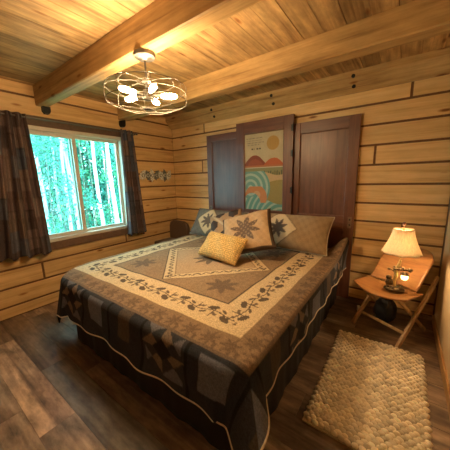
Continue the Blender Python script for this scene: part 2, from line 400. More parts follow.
def curtain(yt0, yt1, yb0, yb1, zt, zb, folds, label, seed, bulge=0):
    t = empty('curtain', (XC, (yt0+yt1)/2, zb), label=label, cat='curtain', group='patchwork window curtains')
    nu, nv = 170, 90; U, V = np.meshgrid(np.linspace(0, 1, nu), np.linspace(0, 1, nv))
    Y = (yt0+(yt1-yt0)*U)*(1-V)+(yb0+(yb1-yb0)*U)*V
    amp = .026+.014*V
    ph = 2*PI*folds*U+.5*np.sin(3*V+seed)
    X = amp*np.sin(ph)+.010*np.sin(ph*2.3+V*4)*V
    Y = Y+.012*np.cos(ph*1.0)*V
    Z = zt+.03-(zt+.03-zb)*V + .018*np.sin(ph+1)*V**6 + (.05*(1-U)*V**3 if seed == 1 else 0)
    pal = [(.060, .043, .042), (.10, .070, .06), (.075, .072, .085), (.055, .060, .08), (.12, .085, .075), (.085, .055, .052)]
    c = 1.3*patch_cols(U*1.0, V, pal, folds*1.6, 7, seed)
    strp = ((U*folds*1.6*3) % 1 < .16) & ((V*7) % 1 > .2); c[strp] *= 1.7; s2 = ((U*folds*1.6*2+.3) % 1 < .3); c[s2] *= .72
    o = grid_obj('cloth', X, Y-t.location.y, Z-zb, M_curt, c, t)
    m = o.modifiers.new('s', 'SOLIDIFY'); m.thickness = .003
    mb = MB()
    for k in range(int(folds)):
        yy = yt0+(yt1-yt0)*(k+.5)/folds
        a = [(.022*math.cos(q), yy-t.location.y, zt-zb+.022*math.sin(q)) for q in np.linspace(0, 2*PI, 16, endpoint=False)]
        g = MB(); g.tube(a, .004, 6, closed=True); g.build('grommet', M_steel, t, smooth=True)
    return t
curtain(-2.50, -1.965, -2.82, -1.93, 1.985, .60, 7, 'dark patchwork curtain with bluish and plum patches left of the window', 1)
curtain(-.975, -.80, -1.01, -.70, 1.985, .60, 3, 'narrow dark patchwork curtain right of the window near the corner', 2)

# ------------------------------------------------------------------ wall ornament
t = empty('wall_ornament', (.002, -.385, 1.43), label='mottled grey and cream cut-out ornament on the wall right of the window', cat='wall decor')
mb = MB(); mb.box((0, -.275, -.008), (.008, .285, .008)); mb.tube([(.004, -.27, .05), (.006, 0, .06), (.004, .27, .05)], .004, 6); mb.build('bar', M_black, t)
mo = plain('cream_enamel', (.78, .74, .62), .5, bs=60, var=.5); mg = plain('grey_enamel', (.16, .17, .16), .5, bs=60, var=.5)
for k in range(7):
    yy = -.245+k*.082
    pts = []
    for q in range(14):
        a = 2*PI*q/14; rr = (.056 if q % 2 else .072)*(1+.25*math.sin(k*2+q))
        pts.append((yy+rr*math.cos(a)*.75, rr*math.sin(a)*1.15))
    mb = MB(); mb.prism(pts, .009, .016, 'yz'); mb.build('cutout', mo if k % 2 == 0 else mg, t)
    mb = MB(); a = [(.020, yy+.022*math.cos(q), .024*math.sin(q)) for q in np.linspace(0, 2*PI, 12, endpoint=False)]
    mb.tube(a, .004, 6, closed=True); mb.build('ring', mg if k % 2 == 0 else mo, t)

# ------------------------------------------------------------------ doors used as headboard
def panel_door(x0, x1, zt, yb, st, rail_t, rail_b, label, art=None, th=.036):
    t = empty('wooden_door', ((x0+x1)/2, yb, 0), label=label, cat='door', group='dark doors behind the bed')
    cx = (x0+x1)/2; w2 = (x1-x0)/2; z1 = zt
    mb = MB(); mb.box((-w2, -th, 0), (-w2+st, 0, z1), c=.003); mb.build('stile', M_door, t)
    mb = MB(); mb.box((w2-st, -th, 0), (w2, 0, z1), c=.003); mb.build('stile', M_door, t)
    a, b = -w2+st, w2-st
    for za, zb in ((z1-rail_t, z1), (rail_b-.17, rail_b), (0, .2)):
        mb = MB(); mb.box((a+.0005, -th+.0005, za), (b-.0005, -.0005, zb), c=.0025); mb.build('rail', M_doorx, t)
    mb = MB(); mb.box((a, -th*.45, rail_b), (b, -th*.2, z1-rail_t)); 
    # moulding ramp round the panel
    pz0, pz1 = rail_b, z1-rail_t
    if not art: mb.build('panel', M_door, t)
    mo_ = MB(); q = .014
    for (p0, p1) in (((a, pz0), (b, pz0)), ((b, pz0), (b, pz1)), ((b, pz1), (a, pz1)), ((a, pz1), (a, pz0))):
        mo_.tube([(p0[0], -th*.62, p0[1]), (p1[0], -th*.62, p1[1])], .008, 6)
    mo_.build('moulding', M_door, t)
    mb = MB(); mb.box((a, -th*.45, .2), (b, -th*.2, rail_b-.17)); mb.build('panel', M_door, t)
    return t, a, b, pz0, pz1
dL, *_ = panel_door(.755, 1.45, 1.965, -.004, .085, .085, .90, 'dark brown wooden door at left, behind the left pillow')
dR, *_ = panel_door(2.03, 2.73, 1.945, -.004, .10, .115, .925, 'dark reddish brown wooden door at right with a metal lock plate')
dC, a, b, pz0, pz1 = panel_door(1.295, 2.065, 2.045, -.044, .115, .135, .94, 'taller dark wooden door in the middle framing a picture', art=True)
# lock plates, hinges
for t, xx, zz in ((dR, .313, .86), (dL, -.305, .90)):
    mb = MB(); mb.box((xx-.018, -.0395, zz-.06), (xx+.018, -.0355, zz+.06), c=.001); o = mb.build('lock_plate', plain('plate_metal', (.22, .15, .10), .4, metal=.4), t); o['label'] = 'dull metal lock plate'
    for dz in (-.025, .03):
        g = MB(); g.tube([(xx, -.038, zz+dz), (xx, -.042, zz+dz)], .008, 10); g.build('keyhole', M_black, o)
for zz in (1.90, 1.62, 1.2):
    mb = MB(); mb.tube([(.383, -.042, zz-.04), (.383, -.042, zz+.04)], .0075, 8); mb.box((.36, -.0385, zz-.035), (.383, -.036, zz+.035)); mb.build('hinge', M_black, dC)
# picture
def lerp(a, b, t): return a+(b-a)*t
aw, ah = b-a, pz1-pz0
nu, nv = 150, 270; U, V = np.meshgrid(np.linspace(0, 1, nu), np.linspace(0, 1, nv))   # V down
C = np.zeros((nv, nu, 3)); asp = ah/aw; Vy = V*asp
def put(m, c): C[m] = c
C[:] = (.56, .45, .27)
put(V > .40, (.30, .25, .09))
nz_ = np.array([[noise.noise(Vector((u*5, v*9, 3))) for u in np.linspace(0, 1, nu)] for v in np.linspace(0, 1, nv)])
C *= (1+.10*nz_[..., None])
put(V < .018, (.16, .09, .05))
put((U-.74)**2+(Vy-.15*asp)**2 < .152**2, (.50, .29, .08))
sn = np.sin(U*150+V*31)*np.sin(U*83)
for vv, u1 in ((.070, .50), (.098, .47), (.126, .52), (.152, .40)):
    put((abs(V-vv) < .0045) & (U > .06) & (U < u1) & (sn > -.25), (.30, .25, .17))
put((abs(V-.205) < .008) & (U > .17) & (U < .44) & (np.sin(U*95) > -.6) & (abs(U-.29) > .02), (.12, .09, .06))
mA = .43-.155*np.exp(-((U-.28)/.24)**2)-.008*np.sin(U*17)
mB = .44-.115*np.exp(-((U-.76)/.22)**2)-.006*np.sin(U*23)
put((V > mA) & (V < .435), (.26, .065, .028)); put((V > mA+.05) & (V < .435) & (U > .1) & (U < .5), (.34, .085, .035))
put((V > mB) & (V < .435), (.52, .13, .04)); put((V > .415) & (V < .437), (.47, .16, .06))
put((V > .437) & (V < .448), (.58, .50, .34))
put((V > .448) & (V < .50), (.27, .25, .11))
tr_ = .515-.03*abs(np.sin(U*38))*(U > .32); put((V > tr_) & (V < .54) & (U > .30) & (np.sin(U*120) > 0.0), (.10, .10, .06))
put((V > .525+.02*np.sin(U*9)) & (V < .64+.06*U) & (U > .38), (.56, .37, .18))
put((V > .655+.05*np.sin(U*4+1)) & (V < .90), (.33, .25, .08))
d = np.hypot((U-.16)*1.0, Vy-.70*asp)
wv = d < .52; band = (np.sin(d*46) > .25)
put(wv & (V > .49), (.17, .33, .27)); put(wv & (V > .49) & band, (.40, .50, .38))
d2 = np.hypot(U-.95, Vy-1.12*asp); w2_ = (V > .865-.05*np.sin(U*5)); put(w2_, (.15, .33, .27)); put(w2_ & (np.sin(d2*50) > .3), (.40, .50, .38))
put(abs(d-.52) < .012, (.62, .56, .42)) if False else None
d3 = np.hypot((U-.30), (Vy-.83*asp)); cr = (d3 < .30) & (np.hypot(U-.20, Vy-.90*asp) > .23) & (V < .90) & (V > .685)
put(cr, (.56, .22, .08)); put(cr & (np.hypot(U-.33, Vy-.80*asp) < .10), (.62, .33, .15))
X = a+.001+U*(aw-.002); Z = pz1-.001-V*(ah-.002)
C *= .82
o = grid_obj('picture', X, np.full_like(X, -.0175), Z, M_art, C, dC, smooth=False); o['label'] = 'print of a sun over red mountains, waves and an orange fish'
m = o.modifiers.new('s', 'SOLIDIFY'); m.thickness = .004; m.offset = 0

# ------------------------------------------------------------------ bed
BX0, BX1, BYF, BYH, BZ = .66, 2.645, -2.125, -.10, .56
bed = empty('bed', ((BX0+BX1)/2, (BYF+BYH)/2, 0), label='king size bed with a dark brown skirt in the middle of the room', cat='bed')
bc = bed.location
def bb(name, a, b, m, c=.03):
    mb = MB(); mb.box((a[0]-bc.x, a[1]-bc.y, a[2]), (b[0]-bc.x, b[1]-bc.y, b[2]), c=c); return mb.build(name, m, bed, smooth=True)
def outline(i, rl, rr):
    pts = [(BX0+i, BYH)]
    for (cx, cy, r, a0) in ((BX0+i+rl, BYF+i+rl, rl, PI), (BX1-i-rr, BYF+i+rr, rr, 1.5*PI)):
        for k in range(11):
            a = a0+PI/2*k/10; pts.append((cx+r*math.cos(a), cy+r*math.sin(a)))
    pts.append((BX1-i, BYH)); return pts
for nm, i, za, zb in (('box_spring', .05, .12, .30), ('mattress', .04, .302, BZ-.025)):
    mb = MB(); mb.prism([(x_-bc.x, y_-bc.y) for x_, y_ in outline(i, .30, .08)], za, zb, 'xy'); o = mb.build(nm, M_matt, bed)
    bv = o.modifiers.new('b', 'BEVEL'); bv.width = .03; bv.segments = 3; bv.limit_method = 'ANGLE'; bv.angle_limit = math.radians(50)
for (lx, ly) in ((BX0+.20, BYF+.20), (BX1-.12, BYF+.12), (BX0+.12, BYH-.1), (BX1-.12, BYH-.1)):
    mb = MB(); mb.tube([(lx-bc.x, ly-bc.y, 0), (lx-bc.x, ly-bc.y, .12)], .03, 10); mb.build('leg', M_black, bed)
# skirt: pleated strip round three sides
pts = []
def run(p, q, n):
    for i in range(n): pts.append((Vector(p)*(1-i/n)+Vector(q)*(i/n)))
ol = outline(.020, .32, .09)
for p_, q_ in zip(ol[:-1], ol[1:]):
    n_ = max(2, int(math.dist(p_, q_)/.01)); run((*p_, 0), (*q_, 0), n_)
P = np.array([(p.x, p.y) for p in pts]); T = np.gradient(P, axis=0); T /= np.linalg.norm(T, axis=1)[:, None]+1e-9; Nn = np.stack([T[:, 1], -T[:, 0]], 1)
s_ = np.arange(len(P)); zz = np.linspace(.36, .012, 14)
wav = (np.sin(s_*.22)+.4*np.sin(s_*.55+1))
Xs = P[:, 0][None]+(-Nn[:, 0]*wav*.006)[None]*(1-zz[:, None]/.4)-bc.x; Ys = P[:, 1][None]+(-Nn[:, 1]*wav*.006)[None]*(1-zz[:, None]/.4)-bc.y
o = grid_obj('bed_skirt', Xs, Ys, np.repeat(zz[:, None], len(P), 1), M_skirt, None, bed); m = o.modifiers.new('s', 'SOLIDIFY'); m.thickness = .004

# quilt -------------------------------------------------------------
CX, CY = 1.62, -1.05                                   # medallion centre
def leafmask(dx, dy, R, rot=0, lobes=5):
    r = np.hypot(dx, dy); a = np.arctan2(dy, dx)+rot
    return r < R*(.40+.60*np.abs(((a*lobes/(2*PI)) % 1)*2-1)**1.0)
def ell(da, dc, la, lc, rot):
    x = da*math.cos(rot)+dc*math.sin(rot); y = -da*math.sin(rot)+dc*math.cos(rot); return (x/la)**2+(y/lc)**2 < 1
CREAM = (.62, .475, .29); FIELD = (.30, .205, .125); TAN = (.47, .335, .21); MOT = (.115, .085, .062); BAND = (.25, .165, .10)
DK = [(.034, .035, .042), (.055, .042, .034), (.026, .028, .036), (.075, .052, .036), (.045, .047, .055)]
def quilt_colors(S, T):
    A, B = np.abs(S), np.abs(T); mx = np.maximum(A, B)
    c = np.zeros(S.shape+(3,)); c[:] = FIELD
    nzz = (np.sin(S*61+np.sin(T*43)*2)*np.sin(T*57+np.sin(S*39)*2))
    c *= (1+.10*nzz)[..., None]; grain_ = rng.random(S.shape)*.30+.85
    D = A+B
    def pt(m, col): c[m] = col
    pt(D < .64, CREAM); pt(D < .50, TAN)
    # scroll on the diamond edge
    P_ = S+T; Q_ = S-T
    for (al, ac) in ((P_, np.abs(Q_)), (Q_, np.abs(P_))):
        on_ = (D < .63) & (D > .50)
        ph = np.sin(al*2*PI/.11); pt(on_ & (np.abs(ac-.565-.022*ph) < .010) & (np.abs(al) < .62), MOT)
        pt(on_ & (np.abs(ac-.565+.018*ph) < .009) & (np.cos(al*2*PI/.055) > .3), MOT)
    pt((np.abs(D-.50) < .006), FIELD); pt((np.abs(D-.64) < .006), MOT)
    lm = leafmask(S+.0, T+.02, .19, .3, 8); pt(lm, (.16, .12, .09))
    for sx in (-1, 1):
        for sy in (-1, 1):
            dx, dy = S-sx*.47, T-sy*.47
            pt(leafmask(dx, dy, .135, .7+sx*.3, 7), (.17, .12, .085))
    # cream border with vine
    bd = (mx > .665) & (mx < .925); pt(bd, CREAM); pt(np.abs(mx-.665) < .006, MOT); pt(np.abs(mx-.925) < .006, BAND)
    for (al, ac, cond) in ((S, B, B >= A), (T, A, A > B)):
        cc = ac-.795; k = bd & cond & (np.abs(al) < .86)
        pt(k & (np.abs(cc-.010*np.sin(al*2*PI/.24)) < .0045), MOT)
        per = .125; i = np.round(al/per); da = al-i*per; sg = np.where(i % 2 == 0, 1., -1.)
        for s0 in (1, -1):
            kk = k & (sg == s0)
            pt(kk & ell(da, cc-s0*.036, .040, .021, .45*s0), MOT)
            pt(kk & ell(da-.045, cc+s0*.024, .032, .011, -.35*s0), (.17, .12, .085))
            pt(kk & ell(da+.04, cc+s0*.030, .026, .010, .5*s0), (.14, .10, .07))
            pt(kk & (np.abs(da-.02) < .004) & (np.abs(cc) < .055), MOT)
    # brown band with cones
    ob = (mx > .93) & (mx < 1.07); pt(ob, BAND)
    for (al, ac, cond) in ((S, B, B >= A), (T, A, A > B)):
        k = ob & cond; per = .13; i = np.round(al/per); da = al-i*per
        pt(k & leafmask(da, ac-.995, .062, .5, 7), (.165, .11, .07)); pt(k & ell(da-.065, ac-1.03, .022, .018, -.3), (.15, .10, .065)); pt(k & (ac > 1.045), (.15, .105, .072))
    # dark patchwork on the drop
    dr = mx >= 1.07
    for (al, ac, cond) in ((S, B, B >= A), (T, A, A > B)):
        k = dr & cond; per = .35; q = (al-.035)/per; i = np.floor(q).astype(int); u = (q-i)*2-1; v = (ac-1.19)/.145
        base = np.array(DK)[(i*7+3) % 2*2]; c[k] = base[k]
        kind = (i+2) % 3
        sx = k & (np.abs(v) < 1) & (kind == 0); du = np.abs(u)+np.abs(v)
        pt(sx & (du < .95) & (du > .45) & (np.sin(np.arctan2(v, u)*4) > 0), (.17, .12, .085))
        pt(sx & (du > .95) & (np.abs(u) < .8) & (np.sin(np.arctan2(v, u)*4) < 0), (.12, .115, .13))
        pt(sx & (du < .42), (.014, .014, .017))
        sq = k & (np.abs(u) < .52) & (np.abs(v) < .62) & (kind == 1); pt(sq, (.125, .13, .165))
        sb = k & (np.abs(u) < .34) & (v > -.9) & (v < .5) & (kind == 2); pt(sb, (.075, .056, .044))
        pt(k & (np.abs(np.abs(u)-.97) < .03), (.012, .012, .014))
    return c*grain_[..., None]
OVL, OVR, OVF = .20, .220, .305
ds = .0072
sx = np.arange(BX0-OVL, BX1+OVR+ds/2, ds); sy = np.arange(BYH, BYF-OVF-ds/2, -ds)
SX, SY = np.meshgrid(sx, sy)
def drape(SX, SY):
    lf_ = SX < (BX0+BX1)/2; tt_ = np.clip((SX-(BX0+.5))/.9, 0, 1); tt_ = tt_*tt_*(3-2*tt_)
    rc = .34*(1-tt_)+.10*tt_
    ix0, ix1, iyf = BX0+rc, BX1-rc, BYF+rc
    ex = np.where(SX > ix1, SX-ix1, np.where(SX < ix0, SX-ix0, 0.)); ey = np.where(SY < iyf, SY-iyf, 0.)
    r = np.hypot(ex, ey); rr = np.maximum(r, 1e-9); dx, dy = ex/rr, ey/rr
    d = np.maximum(r-rc, 0.)                                  # arc length beyond the edge
    R = .045; arc = R*PI/2
    h = np.where(d < arc, R*np.sin(d/R), R); z = np.where(d < arc, -R*(1-np.cos(np.minimum(d, arc)/R)), -R-(d-arc))
    h = h-.0; th = np.arctan2(np.abs(ey), np.abs(ex)); corner = (np.abs(ex) > 1e-6) & (np.abs(ey) > 1e-6)
    rest = np.maximum(d-arc, 0.)
    fl = .05*np.ones_like(d)
    bump = np.exp(-((th-.60)/.40)**2)*.62
    fold = -.06*np.exp(-((th-1.28)/.16)**2)
    fl = np.where(corner, np.where(lf_, .22, fl+bump+fold), fl)
    along = SX+SY*1.3
    fl = fl+np.where(corner, 0, .05*np.sin(along*9)+.035*np.sin(along*21+1))*np.minimum(rest/.1, 1)
    out = h+rest*fl; z = z+rest*(1-np.sqrt(np.clip(1-fl**2, .2, 1)))
    # thick, slightly crowned bed top
    base = np.minimum(r, rc)
    X = SX-ex+dx*(base+out-.02*(d > 0)*0); Y = SY-ey+dy*(base+out)
    # puff
    puf = .004*np.sin(SX*16+np.sin(SY*7))*np.sin(SY*15+np.sin(SX*9))
    wr = np.where(d <= 0, puf, 0)
    gq = np.exp(-((SX-2.67)/.10)**2-((SY+.20)/.13)**2)
    Z = BZ+.004+z+wr+.17*gq; X = X+.04*gq
    return X, Y, Z
X, Y, Z = drape(SX, SY)
S = SX-CX; T = SY-CY
q = grid_obj('quilt', X, Y, Z, M_quilt, quilt_colors(S, T))
tag(q, 'leaf and pinecone patchwork quilt spread over the king bed', 'quilt')
m = q.modifiers.new('s', 'SOLIDIFY'); m.thickness = .012; m.offset = 1
# hem piping
hx = np.concatenate([[sx[0]]*len(sy), sx, [sx[-1]]*len(sy)]); hy = np.concatenate([sy, [sy[-1]]*len(sx), sy[::-1]])
HX, HY, HZ = drape(hx[::3], hy[::3]); pp = [Vector(v) for v in zip(HX, HY, HZ)]
mb = MB(); mb.tube(pp, .0048, 6); o = mb.build('hem_piping', M_piping, q, smooth=True); o['label'] = 'pale piped hem'

# ------------------------------------------------------------------ pillows
def pillow(name, cx, cy, w_, h_, th, lean, yaw_, roll_, cf, label, cat='pillow', piping=None, zb=BZ+.014, pinch=.09, mat_=None, group=None):
    n = 84; u = np.linspace(-1, 1, n); U, V = np.meshgrid(u, u)
    prof = (np.clip(1-U**4, 0, 1)**.55)*(np.clip(1-V**4, 0, 1)**.55)
    pin = 1-pinch*((1-np.abs(V)**2)*np.abs(U)**3)*.6; pin2 = 1-pinch*((1-np.abs(U)**2)*np.abs(V)**3)*.6
    X0 = U*w_/2*pin; Z0_ = V*h_/2*pin2
    wr = .006*np.sin(U*9+V*4)*prof
    col = cf((U+1)/2*w_-w_/2, (V+1)/2*h_-h_/2)
    Mx = Matrix.Rotation(yaw_, 3, 'Z') @ Matrix.Rotation(-lean, 3, 'X') @ Matrix.Rotation(roll_, 3, 'Y')
    Mn = np.array(Mx)
    def tr(x, y, z): p = np.stack([x, y, z], -1) @ Mn.T; return p
    F = tr(X0, -(th/2*prof+wr), Z0_); B_ = tr(X0, th/2*prof+.0004, Z0_)
    zmin = min(F[..., 2].min(), B_[..., 2].min())
    t = empty(name, (cx, cy, zb), label=label, cat=cat, group=group); dz = -zmin
    co = np.concatenate([F.reshape(-1, 3), B_.reshape(-1, 3)]); co[:, 2] += dz
    idx = np.arange(n*n).reshape(n, n); fs = []
    q = np.stack([idx[:-1, :-1], idx[:-1, 1:], idx[1:, 1:], idx[1:, :-1]], -1).reshape(-1, 4)
    q2 = q[:, ::-1]+n*n
    per = list(idx[0, :])+list(idx[1:, -1])+list(idx[-1, ::-1][1:])+list(idx[::-1, 0][1:-1])
    per2 = per[1:]+per[:1]
    side = np.array([(b_, a_, a_+n*n, b_+n*n) for a_, b_ in zip(per, per2)])
    me = bpy.data.meshes.new('cushion'); me.from_pydata(co.tolist(), [], np.concatenate([q, q2, side]).tolist()); me.update()
    a_ = me.color_attributes.new('Col', 'FLOAT_COLOR', 'POINT'); cc = np.concatenate([col.reshape(-1, 3)]*2)
    a_.data.foreach_set('color', np.concatenate([cc, np.ones((len(cc), 1))], 1).astype(np.float32).ravel())
    me.polygons.foreach_set('use_smooth', [True]*len(me.polygons)); me.materials.append(mat_ or M_pillow)
    o = bpy.data.objects.new('cushion', me); COL.objects.link(o); o.parent = t
    if piping:
        pts = [Vector(co[i]) for i in per[::2]]
        mb = MB(); mb.tube(pts, .0055, 6, closed=True); mb.build('piping', piping, t, smooth=True)
    return t
def sham(col, cs=.22, off=0., lr=.12):
    def f(x, z):
        c = np.zeros(x.shape+(3,)); c[:] = col; nz = np.sin(x*70)*np.sin(z*66+x*20)
        c *= (1+.10*nz)[..., None]
        xx = x-off; d = np.abs(xx)+np.abs(z); c[d < cs] = CREAM; c[np.abs(d-cs) < .006] = (.2, .14, .09)
        c[leafmask(xx, z, lr, .4, 8)] = (.15, .11, .085)
        return c
    return f
def allover(x, z):
    c = np.zeros(x.shape+(3,)); c[:] = (.50, .35, .21); nz = np.sin(x*90)*np.sin(z*80+x*20); c *= (1+.08*nz)[..., None]
    k_ = leafmask(x, z, .165, .25, 8); c[k_] = (.15, .105, .08); c[k_ & (np.sin(x*130)*np.sin(z*120) > .35)] = (.27, .19, .13)
    e = np.maximum(np.abs(x)-.02, np.abs(z)) > .222; c[e] = (.09, .062, .045)
    return c
def hexes(x, z):
    c = np.zeros(x.shape+(3,)); c[:] = (.40, .26, .155)
    for (a_, b_) in ((-.14, .02), (.13, .13), (.02, -.13), (-.05, .17), (.17, -.06)):
        d = np.maximum(np.abs(x-a_), (np.abs(x-a_)+1.73*np.abs(z-b_))/2); c[d < .062] = (.06, .046, .042)
    c[(np.abs(x+z) < .018)] = (.52, .40, .26); return c
def weave(x, z):
    c = np.zeros(x.shape+(3,)); c[:] = (.62, .43, .17)
    d1 = np.sin((x+z)*170); d2 = np.sin((x-z)*170); m = (d1*d2); c *= (1+.30*m)[..., None]; return c
pillow('pillow_sham', 1.13, -.32, .84, .41, .19, .58, .0, .02, sham((.165, .15, .13), .20, -.10, .12), 'large grey brown pillow with a cream diamond and leaf at the left end', group='bed pillows', piping=plain('grey_piping', (.30, .28, .26), .8))
pillow('pillow_sham', 2.10, -.33, .96, .42, .20, .58, -.02, .0, sham((.34, .235, .135), .22, -.06, .12), 'large brown pillow with a cream diamond and leaf and pale piping at the right end', group='bed pillows', piping=M_piping)
pillow('throw_pillow', 1.43, -.54, .44, .37, .13, .55, .05, -.35, hexes, 'small tilted brown patchwork pillow with dark patches behind the yellow cushion', group='bed pillows')
pillow('throw_pillow', 1.88, -.80, .54, .48, .15, .76, .10, -.36, allover, 'square tan pillow with one big leaf, tilted on its corner', group='bed pillows')
wv_m = colored('woven_cover', scale=95, bump=1.0, var=.3, tex='voronoi')
pillow('throw_pillow', 1.735, -1.04, .51, .285, .14, .75, -.12, .02, weave, 'small golden yellow woven lumbar cushion in front of the pillows', mat_=wv_m, group='bed pillows')

# ------------------------------------------------------------------ brown chair in the far corner
t = empty('tub_chair', (.24, -.34, 0), label='dark brown chair with rounded back in the corner beyond the bed', cat='chair')
mb = MB(); 
prof_ = [(-.22, .12), (-.22, .50), (-.215, .62), (-.19, .68), (-.12, .71), (.10, .70), (.17, .67), (.20, .60), (.20, .12)]
mb.prism([(a_, b_) for a_, b_ in prof_], .13, .20, 'xz'); o = mb.build('backrest', M_brownf, t); bv = o.modifiers.new('b', 'BEVEL'); bv.width = .02; bv.segments = 3
mb = MB(); mb.box((-.22, -.20, .30), (.20, .128, .42), c=.03); mb.build('seat', M_brownf, t, smooth=True)
for lx in (-.18, .17):
    for ly in (-.16, .16):
        mb = MB(); mb.tube([(lx, ly, 0), (lx, ly, .30 if ly < 0 else .13)], [.014, .02], 8); mb.build('leg', M_black, t)

# ------------------------------------------------------------------ rug of chunky loops
t = empty('rug', (3.065, -1.22, 0), .0, 'chunky knotted cream wool rug on the floor beside the bed', 'rug')
mb = MB(); c0 = [(-.275, .475), (.28, .475), (.29, -.50), (-.285, -.50)]
mb.prism(c0, .001, .010, 'xy'); o = mb.build('rug_backing', plain('rug_canvas', (.50, .43, .32), .95), t)
mb = MB(); nx, ny = 17, 44
for j in range(ny):
    for i in range(nx):
        u = (i+.5+(.25 if j % 2 else -.25))/nx; v = (j+.5)/ny
        xx = lerp(-.278, .285, u)+random.uniform(-.002, .002); yy = lerp(.472, -.497, v)+random.uniform(-.002, .002)+.006*math.sin(i*.7+.4)
        R_ = Matrix.Rotation(random.uniform(-.25, .25), 3, 'Z')
        k_ = random.uniform(.92, 1.12); mb.ball((xx, yy, .018), .0178*k_, .0112*k_, .0150*k_, n=8, m=6, M=R_)
wool = wood('rug_wool', (.94, .84, .68), (.88, .76, .57), (.76, .63, .44), 'X', rough=.95, knots=False, grain=3, var=.25, spec=.1)
mb.build('wool_loops', wool, t, smooth=True)

# ------------------------------------------------------------------ folding chair used as bedside stand
ang = math.atan2(-.49, .87)
t = empty('folding_chair', (3.05, -.15, 0), ang, 'folding plywood chair serving as a bedside stand in the corner', 'chair')
# local x = width (0..0.39), local y = backwards
def seatz(w_, b_): return .435+.010*((w_-.24)/.2)**2
def slab(name, outline, zf, th, mt):
    pass
nn = 26; us = np.linspace(0, 1, nn); U, V = np.meshgrid(us, us)
Wd = .025+.43*U; front = -.475-.075*np.sin(PI*U); back = -.255
Bd = front+(back-front)*V; Zs = .428+.016*(2*U-1)**2
o = grid_obj('seat', Wd, Bd, Zs, M_chairply, None, t); m = o.modifiers.new('s', 'SOLIDIFY'); m.thickness = .012
# reclined curved back panel with rounded corners
Wp = .04+.375*U; rz = .03; cur = .05*(1-(2*U-1)**2)
topcut = .06*(np.abs(2*U-1)**6)
Vv = V*(1-topcut/.3)
Zp = .445+.285*Vv; Bp = -.245+.235*Vv+cur*.6-.03
o = grid_obj('backrest', Wp, Bp, Zp, M_chairply, None, t); m = o.modifiers.new('s', 'SOLIDIFY'); m.thickness = .012; o['label'] = 'curved reddish plywood backrest'
def bar(p, q, wx, wy, m, name):
    p, q = Vector(p), Vector(q); d = (q-p); Lh = d.length; zq = d.to_track_quat('Z', 'X').to_matrix().to_4x4()
    MM = Matrix.Translation(p) @ zq; g = MB(); g.box((-wx/2, -wy/2, 0), (wx/2, wy/2, Lh), c=.003, M=MM); return g.build(name, m, t)
for w_ in (.018, .462-.055):
    bar((w_, -.43, .006), (w_, .035, .50), .038, .020, M_rail, 'leg')
for w_ in (.045, .375):
    bar((w_, .02, .006), (w_, -.44, .418), .028, .014, M_rail, 'leg')
bar((.03, -.335, .10), (.40, -.335, .10), .024, .012, M_rail, 'stretcher')
for w_ in (.018, .407):
    g = MB(); g.ball((w_, .035, .50), .012); g.build('rail_cap', M_rail, t, smooth=True)

# ------------------------------------------------------------------ lamp
LX, LY, LZ = 3.135, -.625, .444
t = empty('table_lamp', (LX, LY, LZ), 0, 'lit table lamp with bell shade and sculpted bronze base on the plywood chair', 'lamp')
mb = MB(); 
mb.lathe([(.062, 0), (.066, .008), (.060, .020), (.045, .028), (.02, .033)], 24, sx=1.1, sy=.8)
for k in range(16):
    a = random.uniform(0, 2*PI); r = random.uniform(.02, .05); mb.ball((r*math.cos(a)*1.1, r*math.sin(a)*.8, .025), random.uniform(.010, .018), n=8, m=6)
mb.build('base', M_bronze, t, smooth=True)
mb = MB(); mb.tube([(-.005, 0, .02), (-.008, 0, .07), (.004, 0, .12), (.0, 0, .165), (.014, 0, .205), (.022, 0, .25)], [.020, .015, .013, .016, .012, .009], 10); mb.build('trunk', M_gold, t, smooth=True)
mb = MB()   # a dark animal-like mass climbing the left of the trunk and foliage at the top
mb.ball((-.035, -.005, .058), .029, .024, .038); mb.ball((-.042, -.012, .102), .020, .018, .020); mb.ball((-.028, -.01, .03), .03, .022, .018)
mb.ball((-.050, -.02, .093), .007); mb.ball((-.033, -.02, .110), .006); mb.ball((-.048, -.02, .110), .006)
mb.build('figure', M_bronze, t, smooth=True)
mb = MB(); mb.tube([(.0, 0, .165), (.03, -.005, .18), (.06, -.01, .182), (.095, -.012, .172)], [.011, .011, .009, .005], 8)
for k in range(14):
    a = random.uniform(-.01, .10); mb.ball((a, random.uniform(-.018, .01), .18+random.uniform(-.012, .014)), .014, .010, .008, n=8, m=5)
mb.tube([(.0, 0, .15), (-.03, .0, .165), (-.05, 0, .165)], [.008, .006, .003], 6); mb.ball((-.045, 0, .168), .014, .01, .009)
mb.build('branch', M_bronze, t, smooth=True)
mb = MB(); mb.lathe([(.006, .165), (.012, .16), (.026, .147), (.028, .142)], 16, c=(.058, -.012, 0)); mb.build('lantern_cap', M_bronze, t, smooth=True)
mb = MB(); mb.ball((.058, -.012, .122), .025, .025, .025, n=16, m=10); mb.build('lantern_globe', glow('lantern_glow', (1.0, .72, .26), 4.0), t, smooth=True)
mb = MB(); mb.tube([(.020, 0, .24), (.020, 0, .515)], .0035, 8); mb.tube([(.020, 0, .27), (.020, 0, .32)], .012, 10); mb.build('socket', M_gold, t, smooth=True)
